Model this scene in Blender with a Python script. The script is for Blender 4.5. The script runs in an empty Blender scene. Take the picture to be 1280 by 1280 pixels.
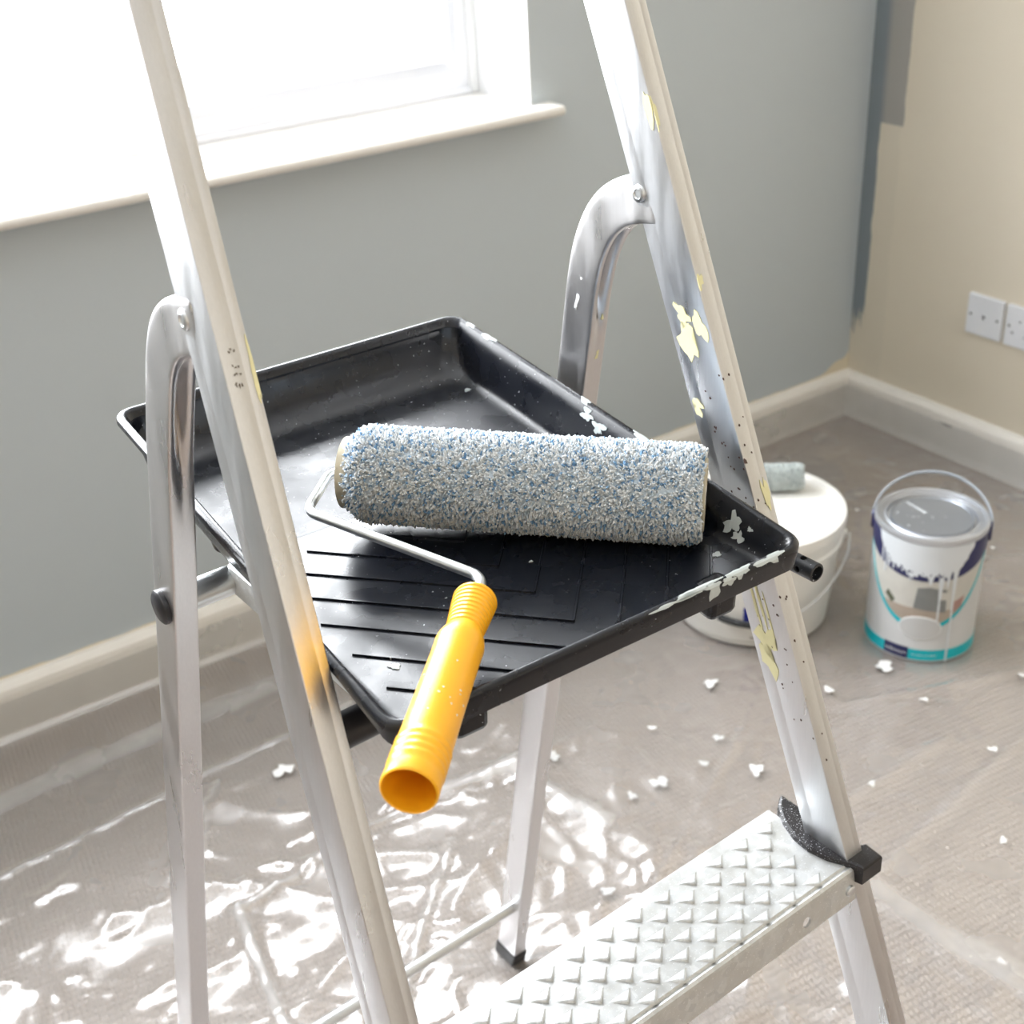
import bpy, bmesh, math, random
import numpy as np
from mathutils import Matrix, Vector
random.seed(7); rng = np.random.default_rng(7)
PI = math.pi
sc = bpy.context.scene
C = sc.collection

# ------------------------------------------------------------------ camera
H = 1.24
CAM_R = ((0.8241, 0.3113, -0.4733), (-0.5641, 0.3752, -0.7355), (-0.0514, 0.8731, 0.4848))
cd = bpy.data.cameras.new('camera'); cam = bpy.data.objects.new('camera', cd); C.objects.link(cam)
cd.sensor_width = 36; cd.lens = 1611.4 / 1280 * 36; cd.clip_start = 0.02
rm = Matrix(CAM_R).to_quaternion().to_matrix().to_4x4()
cam.matrix_world = Matrix.Translation((0, 0, H)) @ rm
cd.dof.use_dof = True; cd.dof.focus_distance = 0.84; cd.dof.aperture_fstop = 11
sc.camera = cam

# ------------------------------------------------------------------ world: white overcast sky
w = bpy.data.worlds.new('overcast_sky'); sc.world = w; w.use_nodes = True
bg = w.node_tree.nodes['Background']
bg.inputs['Color'].default_value = (0.94, 0.97, 1.0, 1); bg.inputs['Strength'].default_value = 9.0

YA, XB, XC, YD, ZC = 1.794, 2.055, -2.3, -2.3, 2.42
WX0, WX1, WZ0, WZ1 = -0.80, 1.2385, 0.795, 2.05      # window in the grey wall

def portal(name, loc, rot, sx, sy):
    l = bpy.data.lights.new(name, 'AREA'); l.shape = 'RECTANGLE'; l.size = sx; l.size_y = sy
    l.cycles.is_portal = True
    o = bpy.data.objects.new(name, l); C.objects.link(o); o.location = loc; o.rotation_euler = rot
portal('window_back_offscreen', ((WX0 + WX1) / 2, YA + 0.29, (WZ0 + WZ1) / 2), (-PI / 2, 0, 0), WX1 - WX0, WZ1 - WZ0)

vs = sc.view_settings
vs.view_transform = 'Standard'; vs.look = 'None'; vs.gamma = 1; vs.use_curve_mapping = False
vs.exposure = 1.5
sc.cycles.max_bounces = 10; sc.cycles.diffuse_bounces = 6; sc.cycles.transparent_max_bounces = 16
sc.cycles.sample_clamp_indirect = 8
sc.cycles.caustics_reflective = False; sc.cycles.caustics_refractive = False

# ------------------------------------------------------------------ material helpers
def srgb(r, g, b):
    f = lambda c: (c / 255 / 12.92) if c / 255 <= .04045 else ((c / 255 + .055) / 1.055) ** 2.4
    return (f(r), f(g), f(b), 1)
class NT:
    def __init__(s, name):
        s.m = bpy.data.materials.new(name); s.m.use_nodes = True
        s.t = s.m.node_tree; s.t.nodes.clear()
        s.out = s.t.nodes.new('ShaderNodeOutputMaterial')
    def n(s, typ, **kw):
        nd = s.t.nodes.new('ShaderNode' + typ)
        for k, v in kw.items():
            if k in ('operation', 'blend_type', 'data_type', 'attribute_name', 'attribute_type', 'wave_type', 'bands_direction', 'feature', 'distribution', 'noise_dimensions', 'use_clamp', 'vector_type', 'interpolation_type', 'clamp'):
                setattr(nd, k, v)
            else:
                nd.inputs[k.replace('_', ' ')].default_value = v
        return nd
    def l(s, a, b): s.t.links.new(a, b)
    def math(s, op, a, b=None, c=None, clamp=False):
        nd = s.t.nodes.new('ShaderNodeMath'); nd.operation = op; nd.use_clamp = clamp
        for i, x in enumerate((a, b, c)):
            if x is None: continue
            if isinstance(x, (int, float)): nd.inputs[i].default_value = x
            else: s.l(x, nd.inputs[i])
        return nd.outputs[0]
    def mix(s, fac, a, b):
        nd = s.t.nodes.new('ShaderNodeMix'); nd.data_type = 'RGBA'
        for i, x in ((0, fac), (6, a), (7, b)):
            if isinstance(x, (int, float)): nd.inputs[i].default_value = x
            elif isinstance(x, tuple): nd.inputs[i].default_value = x
            else: s.l(x, nd.inputs[i])
        return nd.outputs[2]
    def ramp(s, fac, stops):
        nd = s.t.nodes.new('ShaderNodeValToRGB'); e = nd.color_ramp.elements
        while len(e) > 1: e.remove(e[-1])
        e[0].position, e[0].color = stops[0]
        for p, c in stops[1:]:
            x = e.new(p); x.color = c
        s.l(fac, nd.inputs[0]); return nd.outputs[0]
    def mapr(s, v, a, b, c=0., d=1.):
        nd = s.t.nodes.new('ShaderNodeMapRange'); nd.clamp = True
        s.l(v, nd.inputs[0])
        for i, x in ((1, a), (2, b), (3, c), (4, d)): nd.inputs[i].default_value = x
        return nd.outputs[0]
    def noise(s, vec, scale, detail=3., rough=.5):
        nd = s.t.nodes.new('ShaderNodeTexNoise')
        if vec is not None: s.l(vec, nd.inputs['Vector'])
        nd.inputs['Scale'].default_value = scale; nd.inputs['Detail'].default_value = detail; nd.inputs['Roughness'].default_value = rough
        return nd.outputs[0]
    def bump(s, h, strength, dist):
        nd = s.t.nodes.new('ShaderNodeBump'); nd.inputs['Strength'].default_value = strength; nd.inputs['Distance'].default_value = dist
        s.l(h, nd.inputs['Height']); return nd.outputs[0]
    def obj(s): return s.t.nodes.new('ShaderNodeTexCoord').outputs['Object']
    def scale(s, vec, sx, sy, sz):
        nd = s.t.nodes.new('ShaderNodeMapping'); nd.inputs['Scale'].default_value = (sx, sy, sz); s.l(vec, nd.inputs['Vector']); return nd.outputs[0]
    def pos(s):
        g = s.t.nodes.new('ShaderNodeNewGeometry'); x = s.t.nodes.new('ShaderNodeSeparateXYZ'); s.l(g.outputs['Position'], x.inputs[0])
        return g.outputs['Position'], x.outputs[0], x.outputs[1], x.outputs[2]
    def bsdf(s, color, rough=.5, metal=0., spec=.5, normal=None, **kw):
        b = s.t.nodes.new('ShaderNodeBsdfPrincipled')
        for k, v in (('Base Color', color), ('Roughness', rough), ('Metallic', metal), ('Specular IOR Level', spec)):
            if isinstance(v, (int, float, tuple)): b.inputs[k].default_value = v
            else: s.l(v, b.inputs[k])
        for k, v in kw.items(): b.inputs[k.replace('_', ' ')].default_value = v
        if normal is not None: s.l(normal, b.inputs['Normal'])
        s.l(b.outputs[0], s.out.inputs[0]); return b

def schlick(t, normal=None, f0=.04):
    g = t.t.nodes.new('ShaderNodeNewGeometry'); v = t.t.nodes.new('ShaderNodeVectorMath'); v.operation = 'DOT_PRODUCT'
    t.l(normal if normal is not None else g.outputs['Normal'], v.inputs[0]); t.l(g.outputs['Incoming'], v.inputs[1])
    c = t.math('SUBTRACT', 1., t.math('ABSOLUTE', v.outputs['Value']), None, True)
    return t.math('ADD', f0, t.math('MULTIPLY', t.math('POWER', c, 5.), 1 - f0))
M = {}
def plain(name, col, rough=.5, metal=0., spec=.5, var=.06, bump=0., bscale=300, **kw):
    t = NT(name); o = t.obj()
    n = t.noise(o, 30, 4)
    a = tuple(min(1, c * (1 + var)) for c in col[:3]) + (1,); b = tuple(c * (1 - var) for c in col[:3]) + (1,)
    c = t.mix(n, b, a)
    nm = t.bump(t.noise(o, bscale, 3), bump, .001) if bump else None
    t.bsdf(c, rough, metal, spec, nm, **kw); M[name] = t.m; return t.m

plain('white_upvc', (.78, .79, .82, 1), .38, spec=.3, var=.01)
plain('sill_gloss', (.80, .78, .75, 1), .4, var=.015)
plain('reveal_white', (.78, .79, .80, 1), .6, var=.01)
plain('ceiling_white', (.86, .86, .85, 1), .8, var=.01)
plain('room_cream', (.80, .75, .66, 1), .75, var=.02)
plain('room_tan', (.80, .74, .64, 1), .75, var=.02)
plain('skirting_white', (.80, .775, .73, 1), .35, var=.03)
plain('black_plastic', (.014, .014, .018, 1), .34, var=.3, bump=.12, bscale=400)
plain('black_rubber', (.016, .015, .017, 1), .5, var=.3, bump=.3, bscale=600)
plain('yellow_plastic', (1.0, .475, .012, 1), .33, var=.015, bump=.03, bscale=200)
plain('zinc_wire', (.66, .68, .69, 1), .32, 1., var=.06)
plain('steel_rivet', (.70, .72, .74, 1), .28, 1., var=.06)
plain('pale_yellow_paint', (.86, .82, .50, 1), .6, var=.05, bump=.2)
plain('yellow_print', (.98, .55, .03, 1), .5, var=.05)
plain('grey_paint', (.55, .60, .60, 1), .5, var=.05, bump=.2)
plain('white_paint_flake', (.86, .86, .86, 1), .5, var=.03, bump=.3)
plain('brown_speck', (.07, .035, .03, 1), .5)
plain('ink', (.20, .18, .16, 1), .6)
plain('bucket_white', (.84, .83, .80, 1), .35, var=.02)
plain('blue_label', (.008, .02, .30, 1), .4)
plain('plate_white', (.72, .74, .78, 1), .3, var=.01)
plain('dark_hole', (.01, .01, .01, 1), .6)
plain('card_core', (.62, .56, .42, 1), .7, var=.08)
plain('can_label', (.60, .61, .62, 1), .35, var=.03)
plain('turquoise', (.0, .47, .56, 1), .35, var=.03)
plain('navy', (.018, .02, .095, 1), .35, var=.05)
plain('print_white', (.82, .84, .85, 1), .4, var=.02)
plain('drip_white', (.70, .74, .78, 1), .4, var=.03, bump=.2)
plain('photo_cream', (.58, .57, .53, 1), .4, var=.1)
plain('photo_grey', (.22, .23, .23, 1), .4, var=.2)
plain('photo_floor', (.42, .35, .29, 1), .4, var=.1)
plain('photo_green', (.10, .11, .07, 1), .4, var=.2)
plain('photo_red', (.42, .25, .22, 1), .4, var=.2)
plain('outside_render', (.8, .8, .8, 1), .8)
plain('outside_ground', (.7, .7, .7, 1), .9)
plain('tin_metal', (.55, .57, .61, 1), .45, .9, var=.08)
plain('lid_metal', (.42, .45, .50, 1), .42, .85, var=.06)
plain('mini_fleece', (.62, .68, .67, 1), .95, var=.15, bump=.8, bscale=160)

def alu(name, col, rough, streak=.10):
    t = NT(name); o = t.obj()
    v = t.scale(o, 900, 900, 6)
    s1 = t.noise(v, 1., 3); s2 = t.noise(t.scale(o, 60, 60, 9), 1., 4)
    f = t.math('ADD', t.math('MULTIPLY', s1, .5), t.math('MULTIPLY', s2, .5))
    c = t.mix(f, tuple(x * (1 - streak) for x in col[:3]) + (1,), tuple(min(1, x * (1 + streak)) for x in col[:3]) + (1,))
    r = t.mapr(s2, .3, .7, rough - .08, rough + .08)
    t.bsdf(c, r, 1., .5, t.bump(s1, .12, .0004)); M[name] = t.m
alu('aluminium', (.71, .72, .745), .34)
alu('aluminium_leg', (.70, .69, .70), .33)
# galvanised sheet: zinc spangle and fine white speckle
t = NT('galvanised'); o = t.obj()
vor = t.n('TexVoronoi', Scale=170.); t.l(o, vor.inputs['Vector'])
n1 = t.noise(o, 60, 5, .7)
c = t.mix(vor.outputs['Color'], (.58, .60, .61, 1), (.78, .80, .81, 1))
c = t.mix(t.mapr(n1, .38, .62), (.64, .65, .64, 1), c)
sp = t.math('GREATER_THAN', t.noise(o, 700, 2), .67)
c = t.mix(t.math('MULTIPLY', sp, .6), c, (.95, .96, .97, 1))
t.bsdf(c, t.mapr(n1, .3, .7, .30, .52), .65, .5, t.bump(n1, .1, .0005)); M['galvanised'] = t.m
# black plastic spattered with dust and paint mist
def specked(name, base, rough, thr, sscale, colr=(.72, .75, .78, 1)):
    t = NT(name); o = t.obj()
    s = t.math('GREATER_THAN', t.noise(o, sscale, 1.5), thr)
    big = t.mapr(t.noise(o, 14, 3), .42, .62)
    c = t.mix(t.math('MULTIPLY', s, big), base, colr)
    t.bsdf(c, t.mapr(t.noise(o, 40, 4), .3, .7, rough - .07, rough + .08), 0., .5, t.bump(t.noise(o, 500, 2), .06, .0005)); M[name] = t.m
specked('tray_black', (.0065, .008, .013, 1), .27, .745, 420)
specked('speckled_rubber', (.014, .012, .014, 1), .42, .66, 900)
specked('tube_black', (.016, .018, .022, 1), .36, .70, 500)
# pile with colour attribute
t = NT('pile'); a = t.n('Attribute', attribute_name='col')
t.bsdf(a.outputs['Color'], .9, 0, .15, Sheen_Weight=.2); M['pile'] = t.m

# grey wall: new paint with the old cream showing in a ragged band above the skirting and by the corner
t = NT('wall_grey_paint'); P, px, py, pz = t.pos()
n = t.noise(P, 26, 4); nb = t.noise(t.scale(P, 30, 30, 6), 1, 3)
edge = t.math('ADD', .0985, t.math('MULTIPLY', n, .010))
corner = t.mapr(px, 1.95, 2.055, 0., .045)
rag = t.math('MULTIPLY', corner, t.math('ADD', .5, n))
f = t.math('LESS_THAN', pz, t.math('ADD', edge, t.math('MULTIPLY', rag, t.mapr(px, 1.93, 2.06))))
grey = t.mix(t.noise(P, 3, 3), (.490, .540, .575, 1), (.510, .560, .595, 1))
t.bsdf(t.mix(f, grey, (.74, .67, .53, 1)), .55, 0, .3, t.bump(t.noise(P, 260, 3), .12, .001)); M['wall_grey'] = t.m

# cream wall with a cut-in strip of fresh blue-grey paint next to the corner
t = NT('wall_cream_paint'); P, px, py, pz = t.pos()
d = t.math('SUBTRACT', YA, py)
n = t.noise(t.scale(P, 1, 170, 9), 1, 4); n2 = t.noise(P, 18, 3)
wid = t.math('ADD', .035, t.math('MULTIPLY', t.math('GREATER_THAN', pz, .637), .057))
wid = t.math('ADD', wid, t.math('MULTIPLY', t.math('SUBTRACT', n2, .5), .012))
zend = t.math('ADD', .10, t.math('ADD', t.math('MULTIPLY', n, .22), t.math('MULTIPLY', d, .5)))
strip = t.math('MULTIPLY', t.math('LESS_THAN', d, wid), t.math('GREATER_THAN', pz, zend))
inner = t.mapr(d, .030, .046)
cs = t.mix(inner, (.205, .238, .262, 1), (.345, .335, .315, 1))
thin = t.math('MULTIPLY', t.math('LESS_THAN', d, t.math('ADD', .078, t.math('MULTIPLY', n2, .02))), .12)
cream = t.mix(t.noise(P, 2.5, 3), (.66, .60, .49, 1), (.70, .64, .535, 1))
cream = t.mix(thin, cream, (.45, .44, .38, 1))
t.bsdf(t.mix(strip, cream, cs), .55, 0, .3, t.bump(t.noise(P, 260, 3), .12, .001)); M['wall_cream'] = t.m

# carpet: rows of brown loops
t = NT('carpet'); P, px, py, pz = t.pos()
rot = t.n('Mapping'); t.l(P, rot.inputs['Vector']); rot.inputs['Rotation'].default_value = (0, 0, .12)
sx = t.n('SeparateXYZ'); t.l(rot.outputs[0], sx.inputs[0])
jit = t.math('MULTIPLY', t.noise(P, 120, 3), 6.0)
a = t.math('SINE', t.math('ADD', t.math('MULTIPLY', sx.outputs[0], 2 * PI / .0072), jit))
b = t.math('SINE', t.math('ADD', t.math('MULTIPLY', sx.outputs[1], 2 * PI / .0098), jit))
h = t.math('ADD', t.math('MULTIPLY', t.math('ADD', a, b), .25), .5)
h2 = t.math('ADD', h, t.math('MULTIPLY', t.noise(P, 500, 2), .4))
fib = t.noise(P, 330, 4, .7)
c = t.mix(fib, (.165, .125, .102, 1), (.55, .465, .405, 1))
c = t.mix(t.math('MULTIPLY', t.noise(P, 5, 3), .25), c, (.44, .375, .335, 1))
t.bsdf(c, .95, 0, .1, t.bump(h2, .8, .004)); M['carpet'] = t.m

# thin clear polythene: mostly see-through, milky where it is folded, glossy
t = NT('polythene'); at = t.n('Attribute', attribute_name='milk')
tr = t.n('BsdfTransparent'); tr.inputs[0].default_value = (.97, .97, .97, 1)
df = t.n('BsdfDiffuse'); df.inputs[0].default_value = (.90, .91, .92, 1)
tl = t.n('BsdfTranslucent'); tl.inputs[0].default_value = (.9, .9, .9, 1)
gl = t.n('BsdfGlossy'); gl.inputs['Color'].default_value = (1, 1, 1, 1)
P, *_ = t.pos()
hh = t.math('ADD', t.noise(P, 55, 4, .6), t.math('MULTIPLY', t.noise(P, 210, 3), .25))
bm_ = t.bump(hh, .09, .004)
t.l(bm_, gl.inputs['Normal']); t.l(t.mapr(t.noise(P, 9, 3), .35, .65, .12, .30), gl.inputs['Roughness'])
mk = t.math('MULTIPLY', at.outputs['Fac'], t.math('ADD', .7, t.math('MULTIPLY', t.noise(P, 24, 4), .6)), None, True)
m0 = t.n('MixShader', Fac=.35); t.l(df.outputs[0], m0.inputs[1]); t.l(tl.outputs[0], m0.inputs[2])
m1 = t.n('MixShader'); t.l(mk, m1.inputs[0]); t.l(tr.outputs[0], m1.inputs[1]); t.l(m0.outputs[0], m1.inputs[2])
fr = schlick(t, bm_, .05)
m2 = t.n('MixShader'); t.l(t.math('MULTIPLY', fr, 2.3, None, True), m2.inputs[0]); t.l(m1.outputs[0], m2.inputs[1]); t.l(gl.outputs[0], m2.inputs[2])
t.l(m2.outputs[0], t.out.inputs[0]); M['polythene'] = t.m
# window glass
t = NT('window_glass'); tr = t.n('BsdfTransparent'); gl = t.n('BsdfGlossy'); gl.inputs['Roughness'].default_value = .02
fr = schlick(t); m1 = t.n('MixShader'); t.l(fr, m1.inputs[0]); t.l(tr.outputs[0], m1.inputs[1]); t.l(gl.outputs[0], m1.inputs[2])
t.l(m1.outputs[0], t.out.inputs[0]); M['window_glass'] = t.m

# ------------------------------------------------------------------ geometry helpers
def link(name, me, mat, parent=None, smooth=False):
    if isinstance(mat, str): mat = M[mat]
    if mat is not None and not me.materials: me.materials.append(mat)
    if smooth:
        for p in me.polygons: p.use_smooth = True
    o = bpy.data.objects.new(name, me); C.objects.link(o)
    if parent is not None: o.parent = parent
    return o
def pyd(name, verts, faces, mat, parent=None, smooth=False, fix=True):
    me = bpy.data.meshes.new(name); me.from_pydata([tuple(v) for v in verts], [], [tuple(f) for f in faces])
    if fix:
        bm = bmesh.new(); bm.from_mesh(me); bmesh.ops.recalc_face_normals(bm, faces=bm.faces); bm.to_mesh(me); bm.free()
    return link(name, me, mat, parent, smooth)
def frombm(name, bm, mat, parent=None, smooth=False):
    bmesh.ops.recalc_face_normals(bm, faces=bm.faces)
    me = bpy.data.meshes.new(name); bm.to_mesh(me); bm.free()
    return link(name, me, mat, parent, smooth)
def addbox(bm, x0, x1, y0, y1, z0, z1, bev=0., seg=2):
    r = bmesh.ops.create_cube(bm, size=1)
    for v in r['verts']:
        v.co = Vector((x0 + (v.co.x + .5) * (x1 - x0), y0 + (v.co.y + .5) * (y1 - y0), z0 + (v.co.z + .5) * (z1 - z0)))
    if bev:
        es = {e for v in r['verts'] for e in v.link_edges}
        bmesh.ops.bevel(bm, geom=list(es), offset=bev, segments=seg, profile=.5, affect='EDGES')
def box(name, x0, x1, y0, y1, z0, z1, mat, parent=None, bev=0., seg=2):
    bm = bmesh.new(); addbox(bm, x0, x1, y0, y1, z0, z1, bev, seg); return frombm(name, bm, mat, parent)
def lathe(name, prof, mat, parent=None, seg=48, axis='z', smooth=True, base=(0, 0, 0), cap=True):
    vs_, fs = [], []
    for (r, z) in prof:
        for i in range(seg):
            a = 2 * PI * i / seg; vs_.append((r * math.cos(a), r * math.sin(a), z))
    n = len(prof)
    for j in range(n - 1):
        for i in range(seg):
            k = (i + 1) % seg; fs.append((j * seg + i, j * seg + k, (j + 1) * seg + k, (j + 1) * seg + i))
    if cap:
        if prof[0][0] > 1e-6: fs.append(tuple(range(seg))[::-1])
        if prof[-1][0] > 1e-6: fs.append(tuple((n - 1) * seg + i for i in range(seg)))
    mp = {'z': lambda v: v, 'x': lambda v: (v[2], v[0], v[1]), 'y': lambda v: (v[0], v[2], -v[1]), '-y': lambda v: (v[0], -v[2], v[1])}[axis]
    vs_ = [tuple(a + b for a, b in zip(mp(v), base)) for v in vs_]
    o = pyd(name, vs_, fs, mat, parent, smooth)
    if smooth: autosmooth(o, 35)
    return o
def autosmooth(o, deg=35):
    me = o.data
    for p in me.polygons: p.use_smooth = True
    bm = bmesh.new(); bm.from_mesh(me)
    for e in bm.edges:
        if len(e.link_faces) == 2 and e.calc_face_angle() > math.radians(deg): e.smooth = False
    bm.to_mesh(me); bm.free()
def tube(name, pts, r, mat, parent=None, seg=12, caps=True, closed=False):
    pts = [Vector(p) for p in pts]; n = len(pts); rr = r if isinstance(r, (list, tuple)) else [r] * n
    vs_, fs = [], []
    up = None
    for i, p in enumerate(pts):
        t_ = (pts[min(i + 1, n - 1)] - pts[max(i - 1, 0)]).normalized()
        if up is None:
            up = Vector((0, 0, 1)) if abs(t_.z) < .9 else Vector((1, 0, 0))
        s_ = t_.cross(up).normalized(); up = s_.cross(t_).normalized()
        for k in range(seg):
            a = 2 * PI * k / seg; vs_.append(p + (s_ * math.cos(a) + up * math.sin(a)) * rr[i])
    for i in range(n - 1):
        for k in range(seg):
            l = (k + 1) % seg; fs.append((i * seg + k, i * seg + l, (i + 1) * seg + l, (i + 1) * seg + k))
    if caps: fs += [tuple(range(seg))[::-1], tuple((n - 1) * seg + k for k in range(seg))]
    o = pyd(name, vs_, fs, mat, parent, True); autosmooth(o, 40); return o
def bend(pts, rad, n=6):
    pts = [Vector(p) for p in pts]; out = [pts[0]]
    for i in range(1, len(pts) - 1):
        a, b, c_ = pts[i - 1], pts[i], pts[i + 1]
        d1, d2 = (a - b), (c_ - b); k = min(rad, d1.length * .49, d2.length * .49)
        p0, p1 = b + d1.normalized() * k, b + d2.normalized() * k
        for j in range(n + 1):
            u = j / n; out.append(p0 * (1 - u) ** 2 + b * 2 * u * (1 - u) + p1 * u * u)
    return out + [pts[-1]]
def empty(name, loc, label, cat, group=None, rotz=0., mat4=None):
    o = bpy.data.objects.new(name, None); C.objects.link(o); o.empty_display_size = .05
    if mat4 is not None: o.matrix_world = mat4
    else: o.location = loc; o.rotation_euler = (0, 0, rotz)
    tag(o, label, cat, group); return o
def tag(o, label=None, cat=None, group=None, kind=None):
    for k, v in (('label', label), ('category', cat), ('group', group), ('kind', kind)):
        if v: o[k] = v
    return o
def struct(o, label=None, cat=None): return tag(o, label, cat, None, 'structure')
def blob(seed, n=18, rough=.35):
    r_ = np.random.default_rng(seed); a = np.linspace(0, 2 * PI, n, endpoint=False)
    ph = r_.uniform(0, 2 * PI, 4); rad = 1 + rough * (np.sin(2 * a + ph[0]) * .5 + np.sin(3 * a + ph[1]) * .5 + np.sin(5 * a + ph[2]) * .45) + r_.uniform(-.5, .5, n) * rough * .8
    return [(math.cos(x) * max(.25, y), math.sin(x) * max(.25, y)) for x, y in zip(a, rad)]
def patch(name, outline, fmap, mat, parent, thick=.0004, cut=None, cutv=None):
    """thin film of outline (u,v) mapped by fmap(u,v,h) onto a surface"""
    bm = bmesh.new(); vs_ = [bm.verts.new((u, v, 0)) for u, v in outline]
    f = bm.faces.new(vs_)
    if cut:
        us = [u for u, v in outline]; x = math.floor(min(us) / cut) * cut
        while x < max(us):
            bmesh.ops.bisect_plane(bm, geom=bm.verts[:] + bm.edges[:] + bm.faces[:], plane_co=(x, 0, 0), plane_no=(1, 0, 0)); x += cut
    if cutv:
        for x in cutv: bmesh.ops.bisect_plane(bm, geom=bm.verts[:] + bm.edges[:] + bm.faces[:], plane_co=(0, x, 0), plane_no=(0, 1, 0))
    bmesh.ops.triangulate(bm, faces=bm.faces[:])
    r = bmesh.ops.extrude_face_region(bm, geom=bm.faces[:])
    for v in [g for g in r['geom'] if isinstance(g, bmesh.types.BMVert)]: v.co.z = 1
    for v in bm.verts: v.co = Vector(fmap(v.co.x, v.co.y, thick if v.co.z > .5 else -.0003))
    return frombm(name, bm, mat, parent)

def bore(o, holes, axis):
    """cut round holes (x, y, z, radius, depth) along an axis out of a mesh"""
    bm = bmesh.new()
    rot = {'x': Matrix.Rotation(PI / 2, 4, 'Y'), 'y': Matrix.Rotation(PI / 2, 4, 'X'), 'z': Matrix.Identity(4)}[axis]
    for (x, y, z, r_, d_) in holes:
        bmesh.ops.create_cone(bm, cap_ends=True, segments=20, radius1=r_, radius2=r_, depth=d_, matrix=Matrix.Translation((x, y, z)) @ rot)
    me = bpy.data.meshes.new('drill'); bm.to_mesh(me); bm.free(); k = bpy.data.objects.new('drill', me); C.objects.link(k)
    k.parent = o; bpy.context.view_layer.update()
    md = o.modifiers.new('bore', 'BOOLEAN'); md.operation = 'DIFFERENCE'; md.solver = 'EXACT'; md.object = k
    bpy.context.view_layer.update()
    res = bpy.data.meshes.new_from_object(o.evaluated_get(bpy.context.evaluated_depsgraph_get()))
    o.modifiers.remove(md); bpy.data.objects.remove(k)
    if len(res.polygons) > 4: o.data = res

# ------------------------------------------------------------------ room shell
def wall_with_hole(name, horiz, h0, h1, z0, z1, a0, a1, hole, mat):
    bm = bmesh.new(); p, q, r_, s = hole
    for (u0, u1, v0, v1) in ((h0, p, z0, z1), (q, h1, z0, z1), (p, q, z0, r_), (p, q, s, z1)):
        if horiz == 'x': addbox(bm, u0, u1, a0, a1, v0, v1)
        else: addbox(bm, a0, a1, u0, u1, v0, v1)
    return struct(frombm(name, bm, mat))
struct(box('floor', XC, XB, YD, YA, -.1, 0, 'carpet'))
struct(box('ceiling', XC - .3, XB + .3, YD - .3, YA + .3, ZC, ZC + .1, 'ceiling_white'))
wall_with_hole('wall_back', 'x', XC - .3, XB, -.1, ZC, YA, YA + .3, (WX0, WX1, WZ0 - .02, WZ1), 'wall_grey')
struct(box('wall_right', XB, XB + .3, YD - .3, YA + .3, -.1, ZC, 'wall_cream'))
struct(box('wall_left', XC - .3, XC, YD, YA, -.1, ZC, 'room_cream'))
struct(box('wall_front', XC - .3, XB, YD - .3, YD, -.1, ZC, 'room_tan'))
# plastered reveal lining of the window in the grey wall
bm = bmesh.new()
addbox(bm, WX1 - .002, WX1 + .0005, YA - .0008, YA + .3, WZ0, WZ1)
addbox(bm, WX0 - .0005, WX0 + .002, YA - .0008, YA + .3, WZ0, WZ1)
addbox(bm, WX0, WX1, YA - .0008, YA + .3, WZ1 - .002, WZ1 + .0005)
struct(frombm('trim_1', bm, 'reveal_white'))
# skirting: moulded profile
def skirting(name, pts, along):
    prof = [(0, 0), (.019, 0), (.019, .082), (.0175, .090), (.012, .096), (.008, .0995), (0, .1005)]
    vs_, fs = [], []
    for k, u in enumerate(along):
        for (d_, z) in prof: vs_.append(pts(u, d_, z))
    n = len(prof)
    for i in range(n): fs.append((i, (i + 1) % n, n + (i + 1) % n, n + i))
    fs += [tuple(range(n)), tuple(range(n, 2 * n))]
    return struct(pyd(name, vs_, fs, 'skirting_white'))
skirting('baseboard_back', lambda u, d_, z: (u, YA - d_, z), (XC, XB))
skirting('baseboard_right', lambda u, d_, z: (XB - d_, u, z), (YD, YA))

# window sill board with bull-nose
def sill():
    prof = [(YA + .19, .777), (YA + .19, .795)]
    r_ = .009
    for k in range(9):
        a = PI / 2 + PI * k / 8; prof.append((YA - .036 + r_ * math.cos(a), .786 + r_ * math.sin(a)))
    bm = bmesh.new()
    vs0 = [bm.verts.new((WX0 - .045, y, z)) for y, z in prof]; f = bm.faces.new(vs0)
    r = bmesh.ops.extrude_face_region(bm, geom=[f])
    top = [g for g in r['geom'] if isinstance(g, bmesh.types.BMVert)]
    for v in top: v.co.x = 1.279
    bm.verts.ensure_lookup_table()
    es = [e for e in bm.edges if all(v.co.x > 1.27 for v in e.verts) and min(v.co.y for v in e.verts) < YA + .1]
    bmesh.ops.bevel(bm, geom=es, offset=.006, segments=3, profile=.5, affect='EDGES')
    o = frombm('trim_2', bm, 'sill_gloss'); autosmooth(o, 30)
    return struct(o)
sill()

# window joinery: real profiles, mitred frames
def mitred(name, x0, x1, z0, z1, width, yf, yb, mat, parent, slope=.012, bev=.003, step=None, W=None):
    """frame around rect, front face at yf, sloping back towards the glass"""
    prof = [(0, yb), (0, yf + bev), (bev, yf), (width * .55, yf + .001), (width * .62, yf + .005), (width - bev, yf + slope), (width, yf + slope + bev), (width, yb)]
    cs = [(x0, z0, 1, 1), (x1, z0, -1, 1), (x1, z1, -1, -1), (x0, z1, 1, -1)]
    vs_, fs = [], []
    for (x, z, sx_, sz_) in cs:
        for (d_, y) in prof: vs_.append((x + sx_ * d_, y, z + sz_ * d_))
    n = len(prof)
    for i in range(4):
        j = (i + 1) % 4
        for k in range(n):
            l = (k + 1) % n; fs.append((i * n + k, i * n + l, j * n + l, j * n + k))
    return pyd(name, vs_, fs, mat, parent)
YF = YA + .165
win = empty('window_1', ((WX0 + WX1) / 2, YF, WZ0), 'white plastic casement window set back above the sill in the grey wall', 'window')
win['kind'] = 'structure'
wl = win.location
def inwin(o): o.location = (-wl.x, -wl.y, -wl.z); return o
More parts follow.
